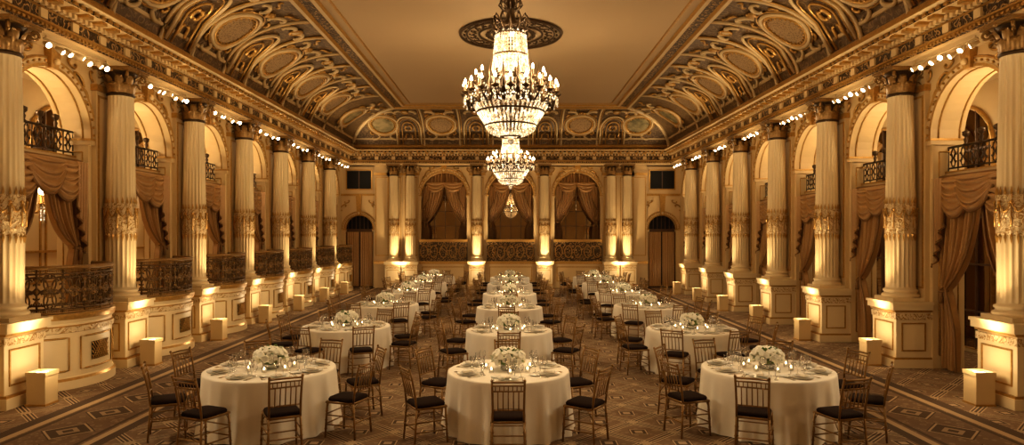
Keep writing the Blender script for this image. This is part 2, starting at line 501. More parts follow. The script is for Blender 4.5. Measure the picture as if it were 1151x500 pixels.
for side, zb in (('left', 1.2), ('right', 0.0)):
    mb = MB()
    sg = 1 if side == 'left' else -1
    for y in BAYY:
        arch_wall(mb, sg * y - P / 2, sg * y + P / 2, sg * y, zb)
    ya, yb_ = BAYY[-1] + P / 2, YB
    for (a, c) in ((ya, yb_), (YF, BAYY[0] - P / 2)):
        a, c = sorted((sg * a, sg * c))
        mb.add([(0, a, 0), (0, c, 0), (0, c, ZE), (0, a, ZE)], [(0, 1, 2, 3)], 0)
    for y in COLY: pil(mb, sg * y)
    f, r = SIDES[side]
    mb.obj('wall_' + side, [CREAM, GILT], (-XW if side == 'left' else XW, 0, 0), r)
    mb = MB()
    a, c = sorted((sg * YF, sg * YB))
    D = 1.9
    mb.add([(-D, a, 0), (-D, c, 0), (-D, c, 5.9), (-D, a, 5.9)], [(0, 1, 2, 3)], 0)
    mb.add([(-D, a, 5.7), (-D, c, 5.7), (-0.6, c, 5.7), (-0.6, a, 5.7)], [(0, 1, 2, 3)], 0)
    if zb > 0: mb.box(-D, -0.0, a, c, zb - 0.1, zb, 0)
    for y in (a, c): mb.add([(-D, y, 0), (0, y, 0), (0, y, 5.9), (-D, y, 5.9)], [(0, 1, 2, 3)], 0)
    for y in BAYY:
        u = sg * y
        n = 16
        lo = 4.1 if side == 'left' else 0.1
        arc = [(-D + 0.03, u - 0.95 * cos(pi * i / n), 4.35 + 0.95 * sin(pi * i / n)) for i in range(n + 1)]
        poly = [(-D + 0.03, u - 0.95, lo)] + arc + [(-D + 0.03, u + 0.95, lo)]
        mb.add(poly, [tuple(range(len(poly)))], 2)
        mb.tube(poly, 0.05, 6, 1, True)
        for k in (-0.48, 0, 0.48):
            mb.box(-D + 0.03, -D + 0.07, u + k - 0.018, u + k + 0.018, lo, 4.35 + sqrt(0.95 ** 2 - k * k), 3)
        for zz in ([4.35] if side == 'left' else [0.9, 1.9, 2.9, 3.7, 4.35]):
            mb.box(-D + 0.03, -D + 0.075, u - 0.95, u + 0.95, zz - 0.02, zz + 0.02, 3)
        if side == 'right':
            mb.box(-D + 0.03, -D + 0.08, u - 0.06, u + 0.06, 0.1, 3.7, 3)
        if side == 'left':
            mb.frame(-D, u - 1.2, u - 0.55, zb + 0.3, 3.9, 0.04, 0.03, 1)
            mb.frame(-D, u - 0.42, u + 0.42, zb + 0.3, 3.9, 0.04, 0.03, 1)
            mb.frame(-D, u + 0.55, u + 1.2, zb + 0.3, 3.9, 0.04, 0.03, 1)
            mb.box(-D, -D + .06, u - 1.4, u + 1.4, zb + 0.95, zb + 1.0, 1)
    mb.obj('wall_gallery_' + side, [CREAM, GILT, MIRROR, DARKW], (-XW if side == 'left' else XW, 0, 0), r)

BA = [-3.15, 0.0, 3.15]
BC = [-5.45, -4.68, -1.575, 1.575, 4.68, 5.45]
mb = MB()
for u in BA: arch_wall(mb, u - 1.575, u + 1.575, u, 2.25, zt=ZE)
for u in (-7.15, 7.15):
    arch_wall(mb, u - 0.85 if u < 0 else u - 0.95, u + 0.95 if u < 0 else u + 0.85, u, 0.0, r=0.66, spr=2.75, depth=0.35, zt=4.4, n=16)
    a, c = (-8, -6.2) if u < 0 else (6.2, 8)
    mb.add([(0, a, 4.4), (0, c, 4.4), (0, c, ZE), (0, a, ZE)], [(0, 1, 2, 3)], 0)
    mb.frame(0, u - 0.62, u + 0.62, 4.60, 5.56, 0.05, 0.05, 1)
    mb.box(0, 0.07, a, c, 4.32, 4.42, 1)
    a, c = (-6.2, -4.725) if u < 0 else (4.725, 6.2)
    mb.add([(0, a, 0), (0, c, 0), (0, c, ZE), (0, a, ZE)], [(0, 1, 2, 3)], 0)
for u in BC: pil(mb, u)
for u in (-6.15, 6.15): pil(mb, u * 0.985)
mb.box(-1.8, 0, -8, 8, 5.7, 5.76, 0)
mb.add([(-0.9, -8, 0), (-0.9, 8, 0), (-0.9, 8, 5.8), (-0.9, -8, 5.8)], [(0, 1, 2, 3)], 0)
mb.obj('wall_back', [CREAM, GILT], (0, YB, 0), -pi / 2)
for k, u in enumerate(BA):
    mb = MB(); n = 16
    X0 = -0.62; rr = 1.0
    arc = [(X0, -rr * cos(pi * i / n), 4.35 + rr * sin(pi * i / n)) for i in range(n + 1)]
    poly = [(X0, -rr, 2.2)] + arc + [(X0, rr, 2.2)]
    mb.add(poly, [tuple(range(len(poly)))], 0)
    mb.tube(poly, 0.06, 6, 1, True)
    for kx in (-0.5, 0, 0.5):
        mb.box(X0, X0 + .04, kx - .012, kx + .012, 2.2, 4.35 + sqrt(rr * rr - kx * kx), 2)
    for zz in (2.9, 3.6, 4.35):
        mb.box(X0, X0 + .045, -rr, rr, zz - .012, zz + .012, 2)
    mb.obj('window_%d' % (k + 1), [MIRROR, GILT, DARKW], (u, YB, 0), -pi / 2)
for k, u in enumerate((-7.15, 7.15)):
    mb = MB()
    mb.box(0.0, 0.03, -0.57, 0.57, 4.66, 5.5, 0)
    mb.box(0.03, 0.05, -0.02, 0.02, 4.66, 5.5, 1)
    mb.obj('window_%d' % (k + 4), [BLACK, DARKW], (u, YB, 0), -pi / 2)
    mb = MB(); n = 12; X0 = -0.2
    arc = [(X0, -.65 * cos(pi * i / n), 2.74 + .65 * sin(pi * i / n)) for i in range(n + 1)]
    poly = [(X0, -.65, 0.005)] + arc + [(X0, .65, 0.005)]
    mb.add(poly, [tuple(range(len(poly)))], 0)
    mb.box(X0, X0 + 0.05, -.65, .65, 2.62, 2.76, 1)
    for kk in range(-3, 4):
        mb.box(X0, X0 + .03, kk * .19 - .012, kk * .19 + .012, 2.76, 2.74 + sqrt(.65 ** 2 - (kk * .19) ** 2), 1)
    for sg in (1, -1):
        mb.grid(lambda i, j: (X0 + 0.10 + 0.03 * sin(i * 1.5), sg * (0.03 + 0.58 * i / 24), 0.05 + 2.57 * j / 2), 25, 3, 2)
        mb.box(X0, X0 + .06, sg * .62 - .03, sg * .62 + .03, 0.005, 2.7, 1)
    mb.obj('door_%d' % (k + 1), [BLACK, DARKW, DRAPE], (u, YB, 0), -pi / 2)

mb = MB()
mb.add([(-10, YF, 0), (10, YF, 0), (10, YF, 8.3), (-10, YF, 8.3)], [(0, 1, 2, 3)], 0)
mb.obj('wall_front', [CREAM])

mb = MB()
for u in BA:
    mb.box(0, 0.28, u - 1.2, u + 1.2, 0, 0.18, 0)
    mb.box(0, 0.25, u - 1.2, u + 1.2, 0.18, 1.12, 0)
    mb.box(0, 0.33, u - 1.2, u + 1.2, 1.12, 1.25, 1)
    mb.frame(0.25, u - 1.0, u + 1.0, 0.3, 1.0, 0.04, 0.03, 1)
    mb.box(0, 0.25, u - 1.12, u + 1.12, 1.25, 2.15, 2)
    mb.box(0, 0.30, u - 1.14, u + 1.14, 2.15, 2.27, 1)
    for k in range(5):
        x = u - 0.9 + 0.45 * k
        mb.tube([(0.27, x + 0.17 * cos(2 * pi * i / 14), 1.70 + 0.28 * sin(2 * pi * i / 14)) for i in range(14)], 0.022, 4, 1, True)
for (a, c) in ((-6.4, -5.9), (5.9, 6.4)):
    mb.box(0, 0.2, a, c, 0, 1.2, 0); mb.box(0, 0.26, a - .03, c + .03, 1.12, 1.25, 1)
mb.obj('trim_back_parapet', [CREAM, GILT, FIL], (0, YB, 0), -pi / 2)

# ------------------------------------------------------------------ column
def column_mesh():
    mb = MB(); cx = 0.36
    w = 0.41
    mb.box(0, 0.74, -w - .03, w + .03, 0, 0.16, 0)
    mb.box(0, 0.72, -w - .01, w + .01, 0.16, 0.20, 1)
    mb.box(0, 0.68, -w, w, 0.20, 1.06, 0)
    mb.box(0, 0.72, -w - .02, w + .02, 1.06, 1.10, 1)
    mb.box(0, 0.76, -w - .05, w + .05, 1.10, 1.20, 0)
    mb.box(0, 0.78, -w - .07, w + .07, 1.20, 1.25, 0)
    mb.frame(0.68, -w + .09, w - .09, 0.32, 0.86, 0.025, 0.015, 1)
    for s in (1, -1):
        for (x0, x1, z0, z1) in [(.12, .58, .32, .345), (.12, .58, .835, .86), (.12, .145, .345, .835), (.555, .58, .345, .835)]:
            y0, y1 = sorted((s * w, s * (w + .015)))
            mb.box(x0, x1, y0, y1, z0, z1, 1)
    mb.box(0.0, 0.70, -w - .02, w + .02, 0.92, 1.03, 2)
    mb.box(cx - .33, cx + .33, -.33, .33, 1.25, 1.32, 0)
    mb.lathe([(.32, 1.32), (.335, 1.35), (.32, 1.38), (.29, 1.39), (.285, 1.42), (.30, 1.43), (.31, 1.45), (.30, 1.47), (.27, 1.48), (.262, 1.52)], 32, (cx, 0, 0), 0)
    fl = 20
    def flute(r, z, a):
        return r - 0.030 * (abs(sin(a * fl / 2)) ** 0.8) * (1 if 1.56 < z < 5.2 else 0)
    def flute2(r, z, a):
        return r - 0.012 * (abs(sin(a * fl / 2)) ** 0.8)
    mb.lathe([(.262, 1.52), (.262, 1.58), (.264, 1.6), (.266, 2.52)], 120, (cx, 0, 0), 0, True, flute)
    mb.lathe([(.272, 2.52), (.278, 2.80), (.276, 3.14)], 120, (cx, 0, 0), 2, True, flute2)
    for k in range(20):
        a = 2 * pi * k / 20
        c, s = cos(a), sin(a)
        mb.octa((cx + .262 * c, .262 * s, 3.17), .026, .10, 1)
        mb.octa((cx + .262 * c, .262 * s, 2.50), .026, .11, 1)
    for k in range(10):
        a0 = 2 * pi * k / 10
        mb.tube([(cx + .285 * cos(a0 + 2 * pi / 10 * i / 6), .285 * sin(a0 + 2 * pi / 10 * i / 6), 3.04 - .16 * sin(pi * i / 6)) for i in range(7)], .016, 4, 1)
        mb.ball((cx + .285 * cos(a0), .285 * sin(a0), 3.03), .028, 6, 4, 1)
        mb.tube([(cx + .285 * cos(a0), .285 * sin(a0), 3.0), (cx + .285 * cos(a0), .285 * sin(a0), 2.66)], .012, 4, 1)
    mb.lathe([(.264, 3.14), (.258, 3.5), (.24, 4.6), (.228, 5.15), (.226, 5.22)], 120, (cx, 0, 0), 0, True, flute)
    mb.lathe([(.226, 5.22), (.25, 5.235), (.25, 5.26), (.225, 5.275)], 32, (cx, 0, 0), 3)
    mb.lathe([(.215, 5.27), (.21, 5.45), (.25, 5.60), (.30, 5.68)], 24, (cx, 0, 0), 3)
    def leaf(a, z0, h, out, wd):
        def fn(i, j):
            t = i / 6; u = (j - 2) / 2
            r = .225 + out * (t ** 2.2) + 0.02 * (1 - u * u)
            z = z0 + h * sin(min(t, .88) * pi / 1.76) - (0.05 if t > .9 else 0)
            ww = wd * (1 - 0.55 * t ** 2) * (1 + 0.12 * (i % 2))
            da = u * ww / r
            return (cx + r * cos(a + da), r * sin(a + da), z)
        mb.grid(fn, 7, 5, 4)
    for k in range(8): leaf(2 * pi * k / 8, 5.28, .19, .12, .085)
    for k in range(8): leaf(2 * pi * (k + .5) / 8, 5.30, .31, .16, .08)
    for k in range(4):
        a = pi / 4 + k * pi / 2; ca, sa = cos(a), sin(a)
        pts = []
        for i in range(20):
            t = i / 19 * 2.2 * pi; rr = .075 * (1 - .7 * i / 19)
            d = .38 + rr * sin(t); z = 5.60 + rr * cos(t)
            pts.append((cx + d * ca, d * sa, z))
        mb.tube([(cx + .2 * ca, .2 * sa, 5.45)] + pts, .024, 5, 4)
    for k in range(4):
        a = k * pi / 2
        mb.ball((cx + .33 * cos(a), .33 * sin(a), 5.70), .045, 8, 5, 4)
    mb.box(cx - .34, cx + .34, -.34, .34, 5.68, 5.715, 4)
    mb.box(cx - .36, cx + .36, -.36, .36, 5.715, 5.75, 4)
    return mb.mesh('fluted_column', [CREAM2, GILT, FILP, BRONZE, CAPB])
colm = column_mesh()
for side in ('left', 'right'):
    for y in COLY: place('fluted_column', colm, side, y)
for u in BC: place('fluted_column', colm, 'back', u).scale = (1, 0.86, 1)

# ------------------------------------------------------------------ balconies (left)
def arcpt(a, ext=0.0):
    return (0.10 + (0.78 + ext) * sin(a), -(1.02 + ext) * cos(a))
def balcony_mesh():
    mb = MB(); n = 28
    prof = [(0.06, 0), (0.06, .14), (0.03, .18), (0, .20), (0, .92), (.03, .93), (.03, 1.02), (0.0, 1.04), (0, 1.08), (.05, 1.14), (.06, 1.2), (.06, 1.24), (-.1, 1.24)]
    mats = [0, 1, 0, 0, 1, 3, 1, 0, 0, 1, 1, 0]
    for k in range(len(prof) - 1):
        def fn(i, j):
            e, z = prof[k + j]; x, y = arcpt(pi * i / n, e)
            return (x, y, z)
        mb.grid(fn, n + 1, 2, mats[k], True)
    top = [(*arcpt(pi * i / n, -.05), 1.235) for i in range(n + 1)]
    mb.add(top, [tuple(range(n + 1))], 0)
    for (a0, a1) in ((.42, .95), (1.15, 2.0), (2.2, 2.72)):
        A = [a0 + (a1 - a0) * i / 8 for i in range(9)]
        loop = [(*arcpt(a, .012), .30) for a in A] + [(*arcpt(a, .012), .84) for a in reversed(A)]
        mb.tube(loop, .016, 4, 1, True)
    A = [1.36 + .42 * i / 8 for i in range(9)]
    mb.grid(lambda i, j: (*arcpt(A[i], .015), .42 + .3 * j), 9, 2, 2)
    for i in range(9):
        for dirn in (1, -1):
            p = []
            for t in range(5):
                ii = i + dirn * t
                if 0 <= ii < 9: p.append((*arcpt(A[ii], .025), .42 + .075 * t))
            if len(p) > 1: mb.tube(p, .010, 4, 1)
    return mb.mesh('balcony_base', [CREAM2, GILT, BLACK, FILP])
def rail_mesh():
    mb = MB()
    pts = [arcpt(pi * i / 200, 0.0) for i in range(201)]
    cum = [0]
    for i in range(200): cum.append(cum[-1] + hypot(pts[i + 1][0] - pts[i][0], pts[i + 1][1] - pts[i][1]))
    L = cum[-1]
    def at(s, z):
        s = min(max(s, 0), L * .9999)
        lo = 0; hi = 200
        while hi - lo > 1:
            m_ = (lo + hi) // 2
            if cum[m_] <= s: lo = m_
            else: hi = m_
        t = (s - cum[lo]) / (cum[lo + 1] - cum[lo])
        return (pts[lo][0] * (1 - t) + pts[lo + 1][0] * t, pts[lo][1] * (1 - t) + pts[lo + 1][1] * t, z)
    for z, r, m_ in ((2.0, .038, 1), (1.90, .018, 0), (1.33, .02, 0), (1.26, .022, 1)):
        mb.tube([at(L * i / 40, z) for i in range(41)], r, 6, m_)
    npan = 8; w = L / npan
    for k in range(npan + 1):
        mb.tube([at(k * w, 1.24), at(k * w, 2.0)], .020, 4, 0)
        for z in (1.45, 1.62, 1.8): mb.ball(at(k * w, z), .036, 6, 4, 1)
    for k in range(npan):
        c = (k + .5) * w
        for sg in (1, -1):
            for (kd, cx, cz, sc, ro, fl) in [(SC, .085, 1.76, .52, pi / 2, 1), (SC, .085, 1.46, .52, pi / 2, 1), (SC, .12, 1.62, .38, 0.6, 1), (SC, .12, 1.62, .38, -0.6, -1),
                                         (SS, .09, 1.84, .36, 0.2, -1), (SS, .09, 1.40, .36, -.2, 1), (SC, .03, 1.70, .4, pi / 2, -1), (SC, .03, 1.50, .4, pi / 2, -1)]:
                q = xf(kd, cx, cz, sc, ro, fl)
                mb.tube([at(c + sg * x, min(1.90, max(1.30, z))) for x, z in q], .0145, 4, 0)
        for rr in (.045, .085):
            mb.tube([at(c + rr * cos(2 * pi * i / 12), 1.61 + rr * sin(2 * pi * i / 12)) for i in range(12)], .014, 4, 1, True)
        for q in range(12):
            mb.ball(at(c + w * (q / 12 - .5), 1.945), .018, 5, 3, 1)
            mb.ball(at(c + w * (q / 12 - .5), 1.295), .018, 5, 3, 1)
        for i in range(6):
            a = i * pi / 3
            mb.ball(at(c + .065 * cos(a), 1.61 + .065 * sin(a)), .022, 5, 3, 1)
    return mb.mesh('wrought_iron_railing', [IRON, CAPB])
bm_, rm_ = balcony_mesh(), rail_mesh()
for y in BAYY:
    o = place('bowed_balcony', bm_, 'left', y)
    r_ = inst('railing', rm_); r_.parent = o

def mezz_mesh(z0):
    mb = MB(); H = .45
    mb.box(-.42, -.25, -R, R, z0 - .16, z0, 0)
    mb.box(-.44, -.23, -R, R, z0 - .03, z0, 1)
    mb.tube([(-.3, -R, z0 + H), (-.3, R, z0 + H)], .024, 5, 2)
    mb.tube([(-.3, -R, z0 + .06), (-.3, R, z0 + .06)], .016, 5, 2)
    n = 8; w = 2 * R / n
    for k in range(n + 1): mb.tube([(-.3, -R + k * w, z0), (-.3, -R + k * w, z0 + H)], .014, 4, 2)
    for k in range(n):
        c = -R + (k + .5) * w
        for sg in (1, -1):
            for cx, cz, sc, fl in ((.05, z0 + .33, .34, 1), (.05, z0 + .17, .34, 1), (.02, z0 + .25, .3, -1)):
                mb.tube([(-.3, c + sg * x, min(z0 + H, max(z0, z))) for x, z in xf(SC, cx, cz, sc, pi / 2, fl)], .013, 4, 2)
    for u in (-.6, -.2, .2, .6):
        mb.lathe([(.0, 0), (.06, .0), (.025, .04), (.04, .10), (.02, .14), (.06, .18), (.065, .24), (0, .27)], 8, (-.3, u, z0 + H), 2)
    return mb.mesh('mezzanine_railing', [CREAM, GILT, BRONZE])
mzl, mzr = mezz_mesh(4.02), mezz_mesh(3.72)

# drapery
def drape_mesh(ztop, zbot, zt_tie, inner_top, swag, arched=False, wbase=-.2, endw=.36):
    mb = MB()
    out = R - .02
    NI, NJ = 76, 32
    for sg in (1, -1):
        def fn(i, j):
            s = i / (NI - 1); t = j / (NJ - 1)
            tt = (ztop - zt_tie) / (ztop - zbot)
            if t < tt:
                q = t / tt
                wd = .24 + (out - inner_top - .24) * (1 - q ** 1.9)
            else:
                q = (t - tt) / (1 - tt); wd = .24 + (endw - .24) * sin(min(q * 1.6, 1) * pi / 2)
            u = out - wd * s
            zt = ztop
            if arched: zt = SPR + sqrt(max(0.0, R * R - min(u, R) ** 2)) - 0.03
            z = zt + (zbot - zt) * t
            if t < tt: z -= .25 * sin(pi * min(1, t / tt)) * s
            amp = .07 * min(1, wd / .4 + .25)
            w = wbase + amp * sin(s * 7 * 2 * pi + t * 2) + .02 * sin(s * 31 + 4 * t) + .05 * s
            return (w, sg * u, z)
        mb.grid(fn, NI, NJ, 0)
        mb.tube([tuple(Vector(fn(NI - 1, j)) + Vector((0.01, 0, 0))) for j in range(NJ)], .024, 5, 1)
        mb.tube([(wbase - .02, sg * (out), zt_tie + .05), (wbase + .13, sg * (out - .10), zt_tie - .04), (wbase + .10, sg * (out - .26), zt_tie)], .035, 6, 1)
        mb.lathe([(0, .02), (.03, 0), (.035, -.05), (.045, -.2), (.0, -.2)], 8, (wbase + .14, sg * (out - .13), zt_tie - .05), 1)
    def swg(c, hw, dp, ww, zt):
        def fs(i, j):
            s = -1 + 2 * i / 24; t = j / 35
            ph = t * pi * 6
            z = zt - t * dp * (1 - abs(s) ** 2.2) - .12 * t - .02 * sin(ph)
            return (wbase + .09 + ww + .085 * abs(sin(ph)) * (1 - .6 * abs(s)) + .06 * (1 - s * s), c + hw * s, z)
        mb.grid(fs, 25, 36, 0)
        mb.tube([tuple(Vector(fs(i, 35)) + Vector((.01, 0, 0))) for i in range(25)], .028, 4, 1)
    def jab(u, zt, ln):
        def fj(i, j):
            s = i / 24; t = j / 6
            zz = ln - .5 * ln * (s if u < 0 else 1 - s)
            return (wbase + .16 + .055 * sin(s * 8 * pi), u * .98 - .16 + .32 * s * (1 - .15 * t), zt - t * zz)
        mb.grid(fj, 25, 7, 0)
        mb.tube([fj(i, 6) for i in range(25)], .022, 4, 1)
    if swag:
        zt = ztop + .05
        swg(-.56, .54, .62, 0, zt); swg(.56, .54, .62, 0, zt); swg(0, .52, .52, .06, zt)
        jab(-.98, zt, 1.7); jab(.98, zt, 1.7)
        mb.tube([(wbase + .06, -R, ztop + .06), (wbase + .06, R, ztop + .06)], .04, 6, 1)
    if arched:
        swg(-.42, .46, .36, .0, SPR + .62); swg(.42, .46, .36, .05, SPR + .62)
        jab(-.86, SPR + .42, 1.1); jab(.86, SPR + .42, 1.1)
    return mb.mesh('draped_curtain', [DRAPE, FRINGE])
dl = drape_mesh(3.84, 1.25, 2.3, .1, True)
dr = drape_mesh(3.54, 0.03, 1.5, .05, True, endw=.5)
db = drape_mesh(5.2, 2.28, 3.1, .0, False, True, -.3)
for y in BAYY:
    place('draped_curtain', dl, 'left', y); place('draped_curtain', dr, 'right', y)
    place('mezzanine_railing', mzl, 'left', y); place('mezzanine_railing', mzr, 'right', y)
for u in BA: place('draped_curtain', db, 'back', u)

# ------------------------------------------------------------------ lights helpers
WARM = (1.0, 0.745, 0.435)
WARM2 = (1.0, 0.81, 0.55)
LD = {}
def light(name, kind, loc, energy, color=WARM, rad=.08, target=None, angle=60, blend=.6, parent=None):
    key = (kind, energy, color, rad, angle, blend)
    if key not in LD:
        ld = bpy.data.lights.new(name, kind); ld.energy = energy; ld.color = color; ld.shadow_soft_size = rad
        if kind == 'SPOT': ld.spot_size = radians(angle); ld.spot_blend = blend
        LD[key] = ld
    o = bpy.data.objects.new(name, LD[key]); COL.objects.link(o); o.location = loc
    if target is not None:
        d = Vector(target) - Vector(loc); o.rotation_euler = d.to_track_quat('-Z', 'Y').to_euler()
    if parent:
        bpy.context.view_layer.update()
        o.parent = parent; o.matrix_parent_inverse = parent.matrix_world.inverted()
    return o

mb = MB()
mb.box(-.15, .15, -.15, .15, 0, .03, 1)
mb.box(-.14, .14, -.14, .14, .03, .44, 0)
for (x0, x1, y0, y1) in [(-.15, .15, -.15, -.13), (-.15, .15, .13, .15), (-.15, -.13, -.13, .13), (.13, .15, -.13, .13)]:
    mb.box(x0, x1, y0, y1, .44, .50, 0)
mb.lathe([(0, .452), (.10, .452), (.11, .47), (.10, .445)], 16, (0, 0, 0), 2)
upm = mb.mesh('uplight_box', [UPBOX, GILT, UPLENS])
for sx in (-1, 1):
    for y in COLY:
        o = inst('uplight_box', upm, (sx * 7.02, y - .05, 0))
        light('uplight_lamp', 'SPOT', (sx * 6.94, y - .1, .52), 300, WARM, .10, (sx * 7.66, y, 4.6), 56, 1.0, o)
        light('pedestal_wash_lamp', 'POINT', (sx * 6.70, y - .1, .74), 12, WARM, .12, None, 60, .6, o)
for u in [-5.07, -1.575, 1.575, 5.07]:
    o = inst('uplight_box', upm, (u, YB - 1.25, 0))
    light('uplight_lamp', 'SPOT', (u, YB - 1.25, .52), 400, WARM, .08, (u, YB - .3, 3.8), 72, 1.0, o)
    light('pedestal_wash_lamp', 'POINT', (u, YB - 1.4, .74), 12, WARM, .12, None, 60, .6, o)

mb = MB()
mb.tube([(.50, -.85, ZE - .06), (.50, .85, ZE - .06)], .02, 5, 0)
for k in (-.8, .8): mb.tube([(.50, k, ZE - .06), (.50, k, ZE)], .012, 4, 0)
for k in range(7):
    y = -.78 + .26 * k
    mb.T = Matrix.Translation((.50 + .03 * (k % 2), y, ZE - .13 - .03 * (k % 3 == 1))) @ Matrix.Rotation(radians((-25, 15, 0, 30, -10, 20, -30)[k]), 4, 'Z') @ Matrix.Rotation(radians(118 + (k % 3) * 8), 4, 'Y')
    mb.lathe([(0, -.07), (.03, -.07), (.045, .0), (.05, .07), (.046, .075)], 10, (0, 0, 0), 0)
    mb.lathe([(.046, .06), (.03, .072), (0, .08)], 10, (0, 0, 0), 1)
    mb.T = None
tkm = mb.mesh('track_spotlight_bar', [UPBOX, TRACKB])
for side in ('left', 'right'):
    sx = -1 if side == 'left' else 1
    for i, y in enumerate(BAYY[1:]):
        o = place('track_spotlight_bar', tkm, side, y)
        tx = -sx * 0.6 if i % 2 else sx * 3.2
        light('track_lamp', 'SPOT', (sx * 7.3, y, 5.5), 470, WARM2, .25, (tx, min(y - .5, 27), .7), 50, 1.0, o)
        light('arch_fill_light', 'POINT', (sx * 8.75, y, 4.75), 26, WARM, .12, None, 60, .6, o)  # hidden light without a fixture, added to brighten the arch soffit
        light('cove_fill_light', 'SPOT', (sx * 7.05, y, 6.50), 36, WARM, .2, (sx * 5.0, y, 7.7), 150, .9, o)  # unseen fill added to lift cove and ceiling, no fitting here
        light('wall_fill_light', 'POINT', (sx * 6.9, y, 5.45), 9, WARM, .15, None, 60, .6, o)  # bare point light added as wall fill, not a real fitting

# ------------------------------------------------------------------ sconces
mb = MB()
mb.lathe([(0, -.25), (.04, -.2), (.05, 0), (.07, .1), (.03, .25), (0, .32)], 8, (.04, 0, 0), 0)
for sg in (1, -1, 0):
    x = .22 if sg == 0 else .14
    y = sg * .19
    mb.tube([(.04, 0, -.05), (x * .6, y * .5, -.14), (x, y, -.08), (x, y, 0)], .014, 5, 0)
    mb.lathe([(.0, 0), (.05, .0), (.03, .03), (.018, .04), (.018, .16)], 8, (x, y, 0), 0)
    mb.lathe([(.018, .16), (.038, .20), (.030, .26), (0, .33)], 8, (x, y, 0), 1)
    for k in range(5): mb.octa((x, y, -.05 - .05 * k), .016, .028, 2)
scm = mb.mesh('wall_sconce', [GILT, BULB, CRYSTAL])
for y in COLY[2:]:
    for sx in (-1, 1):
        o = inst('wall_sconce', scm, (sx * (XW + 1.87), y + .55 * (1 if sx < 0 else .2), 3.15), 0 if sx < 0 else pi, (1.25, 1.25, 1.25))
        light('sconce_lamp', 'POINT', (sx * (XW + 1.5), y + .4, 3.5), 8, WARM, .08, None, 60, .6, o)

